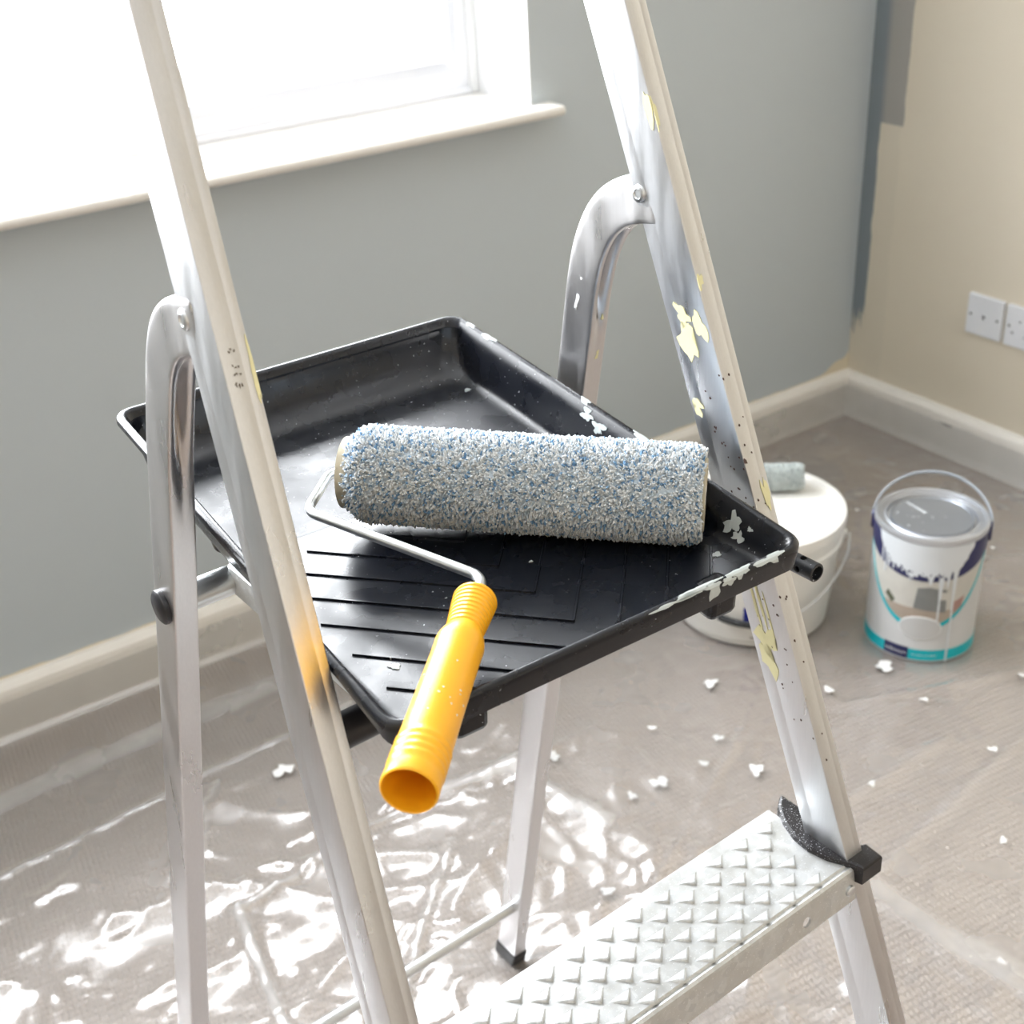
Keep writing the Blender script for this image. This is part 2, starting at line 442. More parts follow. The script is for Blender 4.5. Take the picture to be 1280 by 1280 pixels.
inwin(mitred('window_frame', WX0, WX1, WZ0, WZ1, .062, YF, YF + .06, 'white_upvc', win, .016))
inwin(box('mullion', .604, .664, YF + .002, YF + .06, WZ0 + .05, WZ1 - .05, 'white_upvc', win, .004))
inwin(mitred('sash', .646, 1.186, .853, 1.99, .052, YF - .012, YF + .045, 'white_upvc', win, .020))
inwin(mitred('glazing_bead', WX0 + .05, .626, .829, 2.0, .026, YF + .004, YF + .05, 'white_upvc', win, .016))
inwin(box('seal_strip', WX0, WX1 - .004, YF - .010, YF + .01, WZ0 - .001, WZ0 + .010, 'white_upvc', win, .004))
inwin(box('sealant_bead', WX1 - .016, WX1 - .001, YF - .012, YF + .01, WZ0, WZ1, 'reveal_white', win, .004))
inwin(box('pane', .69, 1.145, YF + .026, YF + .030, .895, 1.95, 'window_glass', win))
inwin(box('pane', WX0 + .07, .606, YF + .030, YF + .034, .85, 1.98, 'window_glass', win))
# ------------------------------------------------------------------ stepladder
LX, LY, LYAW = .3723, .869, .0569
lad = empty('stepladder', (LX, LY, 0), 'paint-spattered aluminium stepladder carrying the black tray on its platform', 'stepladder', None, LYAW)
ws, ks, ys, ms, ts, ds = .227, -.0545, -.5998, .3433, .0174, .0391
wr, kr, yr, mr, tr_, dr = .2173, -.0453, .0609, -.2467, .0175, .0331
SQ = math.sqrt(1 + ms * ms)
hs = lambda z: ws + ks * z
hl = lambda z: wr + kr * z
sy = lambda z: ys + ms * z
def section(t_, d_, r_=.0012, g1=.00015):
    """rounded box section (u lateral, v depth) with shallow extrusion grooves"""
    p = []
    for cx_, cy_, a0 in ((r_, r_, PI), (t_ - r_, r_, 1.5 * PI), (t_ - r_, d_ - r_, 0), (r_, d_ - r_, PI / 2)):
        arc = [(cx_ + r_ * math.cos(a0 + PI / 2 * k / 3), cy_ + r_ * math.sin(a0 + PI / 2 * k / 3)) for k in range(4)]
        p += arc
        if a0 == PI:            # groove along the front face
            for u, dv in ((.60, 0), (.63, g1), (.67, g1), (.70, 0)): p.append((t_ * u, dv))
        if a0 == 0: pass
        if a0 == PI / 2:        # groove along the left face (going back to front)
            for v, du in ((.72, 0), (.70, g1), (.66, g1), (.64, 0)): p.append((du, d_ * v))
        if a0 == 1.5 * PI:
            for v, du in ((.64, 0), (.66, g1), (.70, g1), (.72, 0)): p.append((t_ - du, d_ * v))
    return p
SEC = section(ts, ds)
def stile(side):
    zs = [0.018, .2, .4, .6, .8, 1.0, 1.2, 1.4, 1.62]; vs_, fs = [], []
    for z in zs:
        for (u, v) in SEC:
            lat = (-hs(z) + u) if side < 0 else (hs(z) - ts + u)
            vs_.append((lat, sy(z) + v * SQ, z))
    n = len(SEC)
    for i in range(len(zs) - 1):
        for k in range(n):
            l = (k + 1) % n; fs.append((i * n + k, i * n + l, (i + 1) * n + l, (i + 1) * n + k))
    fs += [tuple(range(n)), tuple((len(zs) - 1) * n + k for k in range(n))]
    o = pyd('stile', vs_, fs, 'aluminium', lad, True); autosmooth(o, 25); return o
STL, STR = stile(-1), stile(1)
for s in (-1, 1):   # rubber feet
    z = .02; lat = -hs(z) if s < 0 else hs(z) - ts
    box('foot', lat - .003, lat + ts + .003, sy(z) - .008, sy(z) + ds * SQ + .004, 0.004, .045, 'black_rubber', lad, .003)
def rearleg(side):
    path = []   # (y, z) centre line
    for z in (.004, .006, .010, .012, .25, .5, .7, .8, .85, .88, .895): path.append((yr + dr / 2 + mr * z, z))
    p0 = Vector((yr + dr / 2 + mr * .9, .9)); p1 = p0 + Vector((mr, 1)).normalized() * .085
    pe = Vector((-.236, 1.004)); p2 = pe + Vector((.052, -.004))
    for k in range(17):
        u = k / 16; q = p0 * (1 - u) ** 3 + p1 * 3 * u * (1 - u) ** 2 + p2 * 3 * u * u * (1 - u) + pe * u ** 3
        path.append((q.x, q.y))
    m = []
    NF = 11
    for i in range(NF): m.append((tr_ * (i / (NF - 1)) * .88 + tr_ * .06, 0, i / (NF - 1)))   # front face, dense
    rest = [(tr_ * .98, .0006), (tr_, .002), (tr_, dr * .35), (tr_, dr * .7), (tr_, dr - .003), (tr_ - .0008, dr - .0008), (tr_ - .003, dr), (.003, dr), (.0008, dr - .0008), (0, dr - .003), (0, dr * .7), (0, dr * .35), (0, .002), (tr_ * .02, .0006)]
    vs_, fs = [], []; n = NF + len(rest); P_ = len(path)
    L_ = 0.
    for i, (y, z) in enumerate(path):
        a = path[max(i - 1, 0)]; b = path[min(i + 1, P_ - 1)]
        t_ = Vector((b[0] - a[0], b[1] - a[1])).normalized(); nrm = Vector((t_.y, -t_.x))   # towards the back
        zc = min(z, .95); lat0 = -hl(zc) if side < 0 else hl(zc) - tr_
        if z > .9:
            w_ = (z - .9) / .11; ls = -hs(1.0) if side < 0 else hs(1.0) - ts
            lat0 = lat0 * (1 - w_) + ls * w_
        g = math.exp(-((z - .945) / .034) ** 2) if z < .99 else 0
        flat = max(0., min(1., (z - .93) / .06))
        for (u, v, q) in m:
            gg = g * .012 * math.exp(-((q - .5) / .16) ** 2)
            vs_.append((lat0 + u, y + nrm.x * (v - dr / 2 + gg), z + nrm.y * (v - dr / 2 + gg)))
        for (u, v) in rest:
            vs_.append((lat0 + u, y + nrm.x * (v - dr / 2), z + nrm.y * (v - dr / 2)))
    for i in range(P_ - 1):
        for k in range(n):
            l = (k + 1) % n; fs.append((i * n + k, i * n + l, (i + 1) * n + l, (i + 1) * n + k))
    fs += [tuple(range(n)), tuple((P_ - 1) * n + k for k in range(n))]
    o = pyd('rear_leg', vs_, fs, 'aluminium_leg', lad, True); autosmooth(o, 45)
    md = o.modifiers.new('sub', 'SUBSURF'); md.levels = md.render_levels = 1
    z = .02; lat = -hl(z) if side < 0 else hl(z) - tr_
    bm = bmesh.new(); addbox(bm, lat - .0014, lat + tr_ + .0014, -.0016, dr + .0016, .0035, .026, .002)
    for v in bm.verts: v.co.y += yr + mr * v.co.z
    frombm('foot', bm, 'black_rubber', lad)
    return o
RLL, RLR = rearleg(-1), rearleg(1)
for s in (-1, 1):    # pivot rivets through stile and leg
    for f in (0, 1):
        z = 1.0059; lat = s * hs(z) if (f == (0 if s < 0 else 1)) else s * (hs(z) - ts)
        out = -1 if f == 0 else 1
        lat = (-hs(z) if s < 0 else hs(z) - ts) if f == 0 else (-hs(z) + ts if s < 0 else hs(z))
        prof = [(.0062, -.002), (.0062, .0006), (.0055, .0016), (.0036, .0021), (.0030, .0012), (.0001, .0012)]
        lathe('rivet', [(r_, out * q) for r_, q in prof], 'steel_rivet', lad, 24, 'x', True, (lat, -.2185, z))
# cross rods between the rear legs
zr_ = .7775
tube('cross_rod', [(-hl(zr_) + .004, -.1146, zr_), (hl(zr_) - .004, -.1146, zr_)], .0105, 'zinc_wire', lad, 24)
tube('cross_rod', [(-hl(.116) + .006, .0470, .116), (hl(.116) - .006, .0470, .116)], .0066, 'zinc_wire', lad, 20)
for s in (-1, 1):
    lathe('rod_cap', [(.0120, s * -.002), (.0125, s * .001), (.0122, s * .003), (.010, s * .0045), (.0001, s * .0052)], 'black_plastic', lad, 32, 'x', True, (s * hl(zr_), -.1146, zr_))
# platform: folded sheet with downturned sides, black front tube, side tubes
hp = .134
prof = [(-hp, .770), (-hp, .7905), (-hp + .003, .7935), (hp - .003, .7935), (hp, .7905), (hp, .770), (hp - .0025, .770), (hp - .0025, .789), (-hp + .0025, .789), (-hp + .0025, .770)]
vs_ = [(x, y, z) for y in (-.3185, -.118) for x, z in prof]; n = len(prof)
fs = [(k, (k + 1) % n, n + (k + 1) % n, n + k) for k in range(n)] + [tuple(range(n)), tuple(range(n, 2 * n))]
pyd('platform', vs_, fs, 'galvanised', lad)
tube('platform_front_bar', [(-hs(.784) + ts * .9, -.3185, .785), (hs(.784) - ts * .9, -.3185, .785)], .0108, 'speckled_rubber', lad, 24)
def hollow(name, p, q, r_, ri, mat, parent):
    p, q = Vector(p), Vector(q); L_ = (q - p).length
    prof = [(.0001, 0), (r_, 0), (r_, L_ - .0006), (r_ - .0006, L_), (ri, L_), (ri, L_ - .05), (.0001, L_ - .05)]
    o = lathe(name, prof, mat, parent, 28, 'z', True, (0, 0, 0), True)
    o.rotation_mode = 'QUATERNION'; o.rotation_quaternion = (q - p).to_track_quat('Z', 'X'); o.location = p
    return o
ht = hollow('platform_side_tube', (.161, -.11, .783), (.161, -.383, .783), .0066, .0050, 'tube_black', lad)
bore(ht, [(s_ * .0058, 0, .261, .0024, .004) for s_ in (-1, 1)], 'x'); bore(ht, [(0, s_ * .0058, .261, .0024, .004) for s_ in (-1, 1)], 'y')

# steps: galvanised tread with raised triangles, black end caps
def stud_mesh():
    b = [(-.0104, .0030), (.0104, .0030), (0, -.0072)]; tp = [(-.0060, .0016, .0011), (.0060, .0016, .0011), (0, -.0050, .0024)]
    mid = [(-.0078, .0022, .0006), (.0078, .0022, .0006), (0, -.0064, .0019)]
    me = bpy.data.meshes.new('stud')
    V = [(x, y, -.0002) for x, y in b] + mid + tp
    F = [(0, 1, 4, 3), (1, 2, 5, 4), (2, 0, 3, 5), (3, 4, 7, 6), (4, 5, 8, 7), (5, 3, 6, 8), (6, 7, 8)]
    me.from_pydata(V, [], F); bm = bmesh.new(); bm.from_mesh(me)
    bmesh.ops.bevel(bm, geom=[e for e in bm.edges if all(v.co.z > .0008 for v in e.verts)], offset=.0006, segments=2, profile=.5, affect='EDGES')
    bmesh.ops.recalc_face_normals(bm, faces=bm.faces); bm.to_mesh(me); bm.free()
    me.materials.append(M['galvanised'])
    for p in me.polygons: p.use_smooth = True
    return me
STUD = stud_mesh()
def step(z, front, back, studs=True):
    hw_ = hs(z) - ts + .0005
    prof = [(back, z - .022), (back, z - .002), (back - .002, z), (front + .0075, z), (front + .0062, z - .0012), (front + .0048, z - .0012), (front + .0030, z - .0002), (front + .0008, z - .0015), (front, z - .004), (front - .0035, z - .027), (front - .0020, z - .0275), (front + .0020, z - .005), (front + .004, z - .003), (back - .003, z - .003), (back - .0025, z - .022)]
    vs_ = [(x, y, zz) for x in (-hw_, hw_) for y, zz in prof]; n = len(prof)
    fs = [(k, (k + 1) % n, n + (k + 1) % n, n + k) for k in range(n)] + [tuple(range(n)), tuple(range(n, 2 * n))]
    tr0 = pyd('tread', vs_, fs, 'galvanised', lad)
    dy = front + .4215
    for s in (-1, 1):
        o_ = hs(z)
        pl = [(o_ - .002, back + .001), (o_ - .012, back - .006), (o_ - .0215, back - .020), (o_ - .0275, back - .036), (o_ - .0290, back - .052), (o_ - .0255, front + .018), (o_ - .0175, front + .003), (o_ - .0150, front - .0065), (o_ + .0065, front - .0065), (o_ + .0080, front + .010), (o_ + .001, front + .0125), (o_ + .001, back + .001)]
        bm = bmesh.new(); f = bm.faces.new([bm.verts.new((s * x, y, z - .012)) for x, y in pl])
        r = bmesh.ops.extrude_face_region(bm, geom=[f])
        for v in [g for g in r['geom'] if isinstance(g, bmesh.types.BMVert)]: v.co.z = z + .0040
        es = [e for e in bm.edges if all(v.co.z > z for v in e.verts)]
        bmesh.ops.bevel(bm, geom=es, offset=.0025, segments=2, profile=.5, affect='EDGES')
        frombm('end_cap', bm, 'speckled_rubber', lad)
        lathe('rivet', [(.0045, .001), (.0045, -.0012), (.0035, -.002), (.0022, -.0016), (.0001, -.0014)], 'steel_rivet', lad, 20, 'y', True, (s * (hw_ - .006), front - .0022, z - .016))
    bore(tr0, [(.128, front - .0020, z - .0165, .0042, .012)], 'y')
    if studs:
        for r_ in range(6):
            y = back - .0150 - r_ * .0118
            off = .0272 / 2 * (r_ % 2)
            k0 = int(-hw_ / .0272) - 1
            for k in range(k0, -k0 + 1):
                x = .1632 - 6 * .0272 + k * .0272 + off
                arc = .015 + .012 * math.sin(PI * (r_ + 1) / 7)
                if abs(x) < hw_ - arc + .004:
                    o = bpy.data.objects.new('stud', STUD); C.objects.link(o); o.parent = tr0; o.location = (x, y, z)
    return tr0
step(.535, -.4215, -.3355)
step(.278, -.5095, -.4235, False)
tube('top_rail', [(-hs(1.6), sy(1.6) + .02, 1.6), (hs(1.6), sy(1.6) + .02, 1.6)], .011, 'black_plastic', lad, 16)

# paint marks and print on the ladder, lying on its faces
def face_map(side, face):
    """face 'l' = left face, 'f' = front face of a stile; (u across 0..1, z)"""
    def f(u, z, h):
        lat0 = -hs(z) if side < 0 else hs(z) - ts
        if face == 'l': return (lat0 - h, sy(z) + u * ds * SQ, z)
        return (lat0 + u * ts, sy(z) - h * SQ, z)
    return f
def splash(side, face, uc, zc, su, sz, seed, mat, rough=.4, n=18):
    # u measured across the face from the front corner
    ol = [(uc + a * su, zc + b * sz) for a, b in blob(seed, n, rough)]
    ol = [(min(.99, max(.01, u)), z) for u, z in ol]
    return patch('paint_splash', ol, face_map(side, face), mat, STL if side < 0 else STR)
Yp = 'pale_yellow_paint'
splash(1, 'l', .10, 1.062, .09, .011, 1, Yp, .25)
splash(1, 'f', .05, 1.060, .10, .010, 2, Yp, .25)
splash(1, 'f', .12, .957, .14, .005, 3, Yp, .4)
splash(1, 'l', .22, .926, .15, .008, 4, Yp, .3)
splash(1, 'l', .60, .930, .17, .006, 5, Yp, .5)
splash(1, 'l', .62, .912, .20, .0125, 6, Yp, .35)
splash(1, 'l', .80, .866, .12, .005, 7, Yp, .6)
splash(1, 'l', .62, .700, .20, .012, 8, Yp, .5)
splash(1, 'l', .70, .683, .17, .011, 9, Yp, .4)
for k in range(5): splash(1, 'l', .40 + .07 * k + .05 * (k % 2), .722 + .006 * (k % 3), .022, .016 + .004 * (k % 2), 20 + k, Yp, .3)
splash(-1, 'f', .93, .985, .06, .018, 11, Yp, .3)
splash(1, 'f', .70, .812, .16, .012, 12, Yp, .5)
for k in range(58):
    z = random.choice([random.uniform(.80, .90), random.uniform(.60, .78)]); u = random.uniform(.04, .6) ** 1.2
    s_ = random.uniform(.5, 1.2); fc = 'l' if random.random() < .72 else 'f'
    splash(1, fc, u, z, (.018 if fc == 'l' else .035) * s_, .0008 * s_, 100 + k, 'brown_speck', .2, 8)
splash(1, 'f', .06, .838, .08, .0018, 33, 'brown_speck', .3)
for z, s_ in ((.998, 1.), (.990, .7), (.986, .8), (.981, 1.3)):   # worn maker's print
    for q in range(3):
        splash(-1, 'f', .30 + q * .09 + random.uniform(-.02, .02), z + random.uniform(-.001, .001), .03, .0007 * s_, 300 + q + int(z * 1000), 'ink', .5, 8)
for (dy_, z, s_, sd) in ((.3, .868, 1., 51), (.32, .90, .6, 52)):    # flecks on the far rear leg
    lat = hl(z) - tr_
    patch('paint_splash', [(a * .0022 * s_, b * .0035 * s_) for a, b in blob(sd)], lambda u, v, h, z=z: (lat + tr_ * .62 + u, yr + mr * (z + v) - h, z + v), Yp, RLR)
for (f_, z, sw, sl, sd) in ((.42, .915, .0016, .010, 61), (.50, .935, .0018, .004, 62)):
    lat = hl(z) - tr_
    patch('paint_splash', [(a * sw, b * sl) for a, b in blob(sd)], lambda u, v, h, z=z, f_=f_, lat=lat: (lat - h - .0002, yr + mr * (z + v) + dr * (1 - f_) - .002 + u, z + v), 'white_paint_flake', RLR)

# ------------------------------------------------------------------ paint tray
TM = Matrix.Translation((.3774, .6851, .8427)) @ Matrix.Rotation(-.0029, 4, 'Z') @ Matrix.Rotation(.0919, 4, 'X') @ Matrix.Rotation(-.0064, 4, 'Y')
tray = empty('paint_tray', None, 'black plastic paint tray with a ribbed ramp on the ladder platform', 'paint tray', mat4=TM)
TA, TB = .150, .2057
RAMP0, WELL, FRONTZ = .038, -.0435, -.0205
def tfloor(y):
    if y > RAMP0: return WELL
    k = (RAMP0 - y) / (RAMP0 + .19); return WELL + (FRONTZ - WELL) * min(1.03, k)
SIDEY = [RAMP0 + .004, RAMP0, RAMP0 - .004, -.06, -.14]
def rr(a0, a1, b0, b1, r_, nc=7):
    out = []
    for cx_, cy_, s0 in ((a1 - r_, b1 - r_, 0), (a0 + r_, b1 - r_, PI / 2), (a0 + r_, b0 + r_, PI), (a1 - r_, b0 + r_, 1.5 * PI)):
        for k in range(nc): out.append((cx_ + r_ * math.cos(s0 + PI / 2 * k / (nc - 1)), cy_ + r_ * math.sin(s0 + PI / 2 * k / (nc - 1))))
        if s0 == PI / 2: out += [(a0, y) for y in SIDEY]
        if s0 == 1.5 * PI: out += [(a1, y) for y in SIDEY[::-1]]
    return out
def tray_mesh():
    # each ring: inset at the sides, front, back, corner radius, z as a function of (x, y)
    rings = []
    def ring(ds_, df, db, r_, zf): rings.append([(x, y, zf(x, y)) for x, y in rr(-TA + ds_, TA - ds_, -TB + df, TB - db, r_)])
    wl_ = lambda q: (lambda x, y: tfloor(y) * q)
    od = lambda q: (lambda x, y: min(-.006, (tfloor(y) - .0025) * q))
    ring(.018, .012, .050, .022, od(1.0))     # underside
    ring(.0135, .0085, .030, .020, od(.93)); ring(.0105, .0070, .016, .018, od(.75)); ring(.0085, .0058, .0095, .016, od(.4))
    lip = lambda y: .0118 * max(0, min(1, (-TB + .022 - y) / .020))
    ring(.0072, .0050, .0075, .015, lambda x, y: -.0065 - lip(y) * .6); ring(.0014, .0030, .0010, .013, lambda x, y: -.0068 - lip(y)); ring(.0004, .0012, 0, .013, lambda x, y: -.0060 - lip(y))
    ring(0, 0, 0, .013, lambda x, y: -.0060)
    ring(0, 0, 0, .013, lambda x, y: -.0022); ring(.0010, .0010, .0010, .013, lambda x, y: -.0006); ring(.0026, .0026, .0026, .012, lambda x, y: 0.)
    ring(.0046, .0040, .0046, .011, lambda x, y: -.0002); ring(.0062, .0052, .0062, .011, lambda x, y: -.0018)
    ring(.0092, .0070, .0090, .012, wl_(.30)); ring(.0112, .0080, .0130, .014, wl_(.62)); ring(.0130, .0092, .0200, .017, wl_(.84))
    ring(.0150, .0108, .0300, .020, wl_(.945)); ring(.0180, .0130, .0420, .024, wl_(.988)); ring(.0215, .0160, .0550, .028, wl_(1.0))
    n = len(rings[0]); bm = bmesh.new()
    vv = [[bm.verts.new(p) for p in r_] for r_ in rings]
    for i in range(len(rings) - 1):
        for k in range(n): bm.faces.new((vv[i][k], vv[i][(k + 1) % n], vv[i + 1][(k + 1) % n], vv[i + 1][k]))
    for f_, zz in ((vv[-1], 0), (vv[0], -.0025)):
        fc = bm.faces.new(f_)
        bmesh.ops.bisect_plane(bm, geom=[fc] + list(fc.edges) + list(fc.verts), plane_co=(0, RAMP0, 0), plane_no=(0, 1, 0))
    for v in bm.verts: pass
    bmesh.ops.triangulate(bm, faces=[f for f in bm.faces if len(f.verts) > 4])
    o = frombm('tray_body', bm, 'tray_black', tray); autosmooth(o, 50); return o
tb = tray_mesh()
lx = -TA + .0215 ; ly = -TB + .016
kk = 1.12
apex0 = -.0400; pitch = .0410
for i in range(8):
    ay = apex0 - i * pitch
    for s in ((-1, 1) if ay < ly + .006 else (0,)):
        segs = []
        for q in ((-1, 1) if s == 0 else (s,)):
            x_out = .1215
            ytop = .018 - .0 * i
            xo = min(x_out, (ytop - ay) / kk)
            xi = 0 if ay > ly + .006 else (ly + .008 - ay) / kk
            if xo - xi < .008: continue
            segs.append((q, xi, xo))
        if not segs: continue
        bm = bmesh.new(); wv = .0011
        for q, xi, xo in segs:
            pts = [(q * xi, ay + kk * xi), (q * xo, ay + kk * xo)]
            dx, dy = (pts[1][0] - pts[0][0]), (pts[1][1] - pts[0][1]); L_ = math.hypot(dx, dy); nx, ny = -dy / L_, dx / L_
            vs_ = []
            for (x, y) in pts:
                for (o_, hh2) in ((-wv, -.0004), (-wv * .55, .0013), (wv * .55, .0013), (wv, -.0004)):
                    xx, yy = x + nx * o_, y + ny * o_; vs_.append(bm.verts.new((xx, yy, tfloor(yy) + hh2)))
            for k in range(3): bm.faces.new((vs_[k], vs_[k + 1], vs_[4 + k + 1], vs_[4 + k]))
            bm.faces.new(vs_[0:4]); bm.faces.new(vs_[4:8]); bm.faces.new((vs_[0], vs_[3], vs_[7], vs_[4]))
        frombm('rib', bm, 'tray_black', tray)
for s in (-1, 1):    # hooks under the front edge, feet under the well
    bm = bmesh.new(); addbox(bm, s * .093 - .011, s * .093 + .011, -.196, -.176, -.041, -.0190, .004); frombm('hook', bm, 'tray_black', tray)
    lathe('foot', [(.012, -.0605), (.0128, -.058), (.0135, -.0515), (.0001, -.048)][::-1], 'tray_black', tray, 24, 'z', True, (s * .118, .082, 0))
# dried grey paint on the rim and the walls
RIM = [(.0052, -.0018), (.0040, -.0002), (.0026, .0), (.0010, -.0006), (0, -.0022), (0, -.0060), (.0006, -.0118), (.0012, -.0176)]
RIMS = [(.0062, -.0018), (.0046, -.0002), (.0026, .0), (.0010, -.0006), (0, -.0022), (0, -.0060)]
CUTV = [k / 7 for k in range(1, 7)]
def rim_pt(prof, v):
    v = max(0, min(.999, v)) * (len(prof) - 1); i = int(v); f = v - i
    return prof[i][0] * (1 - f) + prof[i + 1][0] * f, prof[i][1] * (1 - f) + prof[i + 1][1] * f
def front_rim(u, v, h):
    d_, z = rim_pt(RIM, v); nx = min(1, v * 1.2); return (u, -TB + d_ - h * nx, z + h * (1 - nx * .6))
def right_rim(u, v, h):
    d_, z = rim_pt(RIMS, v); nx = min(1, v * 1.2); return (TA - d_ + h * nx, u, z + h * (1 - nx * .6))
def rblob(uc, vc, su, sv, seed, rough=.4): return [(uc + a * su, min(.98, max(.02, vc + b * sv))) for a, b in blob(seed, 24, rough)]
for fm, uc, vc, su, sv, sd in ((front_rim, .118, .40, .011, .26, 70), (front_rim, .094, .36, .0075, .30, 71), (front_rim, .084, .55, .0055, .14, 72), (front_rim, .062, .30, .015, .20, 73), (front_rim, .072, .56, .006, .22, 74), (front_rim, .040, .46, .014, .09, 75), (front_rim, .052, .40, .010, .12, 76), (right_rim, .178, .4, .006, .3, 77), (right_rim, .150, .3, .008, .3, 78), (right_rim, .02, .3, .006, .3, 79), (right_rim, -.045, .35, .010, .22, 80), (right_rim, -.105, .35, .006, .25, 81)):
    patch('paint_splash', rblob(uc, vc, su, sv, sd), fm, 'grey_paint', tb, .0005, .003, CUTV if fm is front_rim else [k / 5 for k in range(1, 5)])
def wall_r(u, v, h):    # inner right wall, v = 0 top .. 1 bottom
    prof = [(.0062, 0.035), (.0092, .30), (.0112, .62), (.0130, .84), (.0150, .945)]
    d_, q = rim_pt(prof, v); return (TA - d_ - h, u, tfloor(u) * q + h * .3)
for u, v, su, sv, sd in ((-.150, .45, .006, .24, 82), (-.158, .7, .004, .2, 83), (.012, .12, .007, .10, 84), (-.004, .22, .006, .10, 85), (-.02, .3, .002, .05, 86), (-.035, .35, .002, .05, 87), (-.165, .35, .0015, .06, 88)):
    patch('paint_splash', rblob(u, v, su, sv, sd, .55), wall_r, 'grey_paint', tb, .0004, .004)
for x, y, s_, sd in ((.112, -.118, .0045, 90), (.117, -.160, .003, 91), (-.108, -.135, .0032, 92), (.126, .152, .0026, 93), (.02, -.09, .0012, 94), (.09, -.06, .0012, 95), (-.03, -.11, .0011, 96)):
    patch('paint_splash', [(x + a * s_, y + b * s_) for a, b in blob(sd)], lambda u, v, h: (u, v, tfloor(v) + h + .0002), 'grey_paint', tb)

# ------------------------------------------------------------------ large paint roller
def basis(o, a, b_neg):
    a = Vector(a).normalized(); y = Vector(b_neg); y = (y - a * y.dot(a)).normalized(); z = a.cross(y)
    return Matrix.Translation(o) @ Matrix((a, y, z)).transposed().to_4x4()
RL = .237
rol = empty('paint_roller', None, 'large paint roller with speckled blue and white pile and yellow handle lying in the tray', 'paint roller',
            mat4=basis((.3339, .7171, .8434), (.7144, -.6991, -.0304), (.6997, .714, .0223)))
def make_pile(name, L_, r0, r1, n, cols, parent, seed, size=.0015, mat='pile', taper=.012):
    r_ = np.random.default_rng(seed); V = []; F = []; K = []
    # backing cylinder
    segs, rows = 64, 40
    for j in range(rows + 1):
        x = L_ * j / rows; e = min(x, L_ - x); rad = r0 - .001 - (.0080 * max(0, 1 - x / taper) ** 1.3 if x < taper else .0030 * max(0, 1 - (L_ - x) / (taper * .6)) ** 1.6)
        for i in range(segs):
            a = 2 * PI * i / segs; V.append((x, rad * math.cos(a), rad * math.sin(a))); K.append(cols[1])
    for j in range(rows):
        for i in range(segs): F.append((j * segs + i, j * segs + (i + 1) % segs, (j + 1) * segs + (i + 1) % segs, (j + 1) * segs + i))
    for _ in range(n):
        x = r_.uniform(0, L_); th = r_.uniform(0, 2 * PI); e = min(x, L_ - x)
        drop = .0085 * max(0, 1 - (x / taper)) ** 1.3 if x < taper else .0035 * max(0, 1 - (L_ - x) / (taper * .6)) ** 1.6
        rt = r1 - drop + r_.normal(0, .0006); rb = r0 - .0015 - drop
        s_ = size * r_.uniform(.7, 1.35); ph = r_.uniform(0, 2 * PI); dx, dt = r_.normal(0, .0011, 2); dt /= r1
        u = r_.random(); c = cols[0] if u < .62 else cols[1] if u < .86 else cols[2]
        c = c * r_.uniform(.88, 1.05)
        b = len(V)
        for k in range(3):
            q = ph + 2 * PI * k / 3; xx = x + s_ * math.cos(q); tt = th + s_ * math.sin(q) / rb; V.append((xx, rb * math.cos(tt), rb * math.sin(tt))); K.append(c)
        for k in range(3):
            q = ph + 2 * PI * k / 3; xx = x + dx + s_ * .62 * math.cos(q); tt = th + dt + s_ * .62 * math.sin(q) / rt; V.append((xx, (rt - .0006) * math.cos(tt), (rt - .0006) * math.sin(tt))); K.append(c)
        V.append((x + dx, rt * math.cos(th + dt), rt * math.sin(th + dt))); K.append(c)
        for k in range(3):
            l = (k + 1) % 3; F.append((b + k, b + l, b + 3 + l, b + 3 + k)); F.append((b + 3 + k, b + 3 + l, b + 6))
    me = bpy.data.meshes.new(name); me.from_pydata(V, [], F)
    at = me.color_attributes.new('col', 'FLOAT_COLOR', 'POINT')
    arr = np.ones((len(V), 4), np.float32); arr[:, :3] = np.clip(np.array(K), 0, 1); at.data.foreach_set('color', arr.ravel())
    o = link(name, me, mat, parent, True); o['kind'] = 'stuff'; return o
make_pile('pile', RL, .0311, .0335, 24000, [np.array((.82, .85, .87)), np.array((.62, .71, .79)), np.array((.20, .37, .58))], rol, 3, .00125)
for x, s in ((-.0035, -1), (RL + .0004, 1)):
    lathe('sleeve_core', [(.0245, x + .020 * -s), (.0245, x + s * .0012), (.0232, x + s * .0016), (.0212, x + s * .0006), (.0208, x - s * .004), (.0001, x - s * .004)], 'card_core', rol, 40, 'x')
    lathe('end_plug', [(.0206, x - s * .006), (.0206, x - s * .003), (.012, x - s * .001), (.006, x + s * .0016), (.0001, x + s * .0016)], 'plate_white', rol, 32, 'x')
tube('wire_frame', bend([(.03, 0, 0), (-.0150, 0, 0), (-.0150, -.0540, 0), (.1136, -.1145, 0), (.1136, -.150, 0)], .010, 7), .0033, 'zinc_wire', rol, 14)
hprof = []
def hp_(l, r_): hprof.append((r_, l))
hp_(0, .0034); hp_(0, .0098); hp_(.001, .0112)
for k in range(9):   # ribbed neck
    l = .0018 + k * .0036; base = .0128 - .0022 * (k / 8) ** 1.1
    hp_(l, base); hp_(l + .0012, base + .0003); hp_(l + .0022, base + .0003); hp_(l + .0030, base - .0003)
for l, r_ in ((.036, .0112), (.040, .0126), (.044, .0136), (.047, .0140), (.050, .0138), (.060, .0137), (.085, .0138), (.110, .0140), (.128, .0142)): hp_(l, r_)
for k in range(4):
    l = .131 + k * .005; hp_(l, .0142); hp_(l + .0012, .0148); hp_(l + .0026, .0148); hp_(l + .0038, .0142)
for l, r_ in ((.153, .0144), (.160, .0147), (.1612, .0144), (.1618, .0138), (.1612, .0132), (.158, .0128), (.110, .0120), (.109, .0001)): hp_(l, r_)
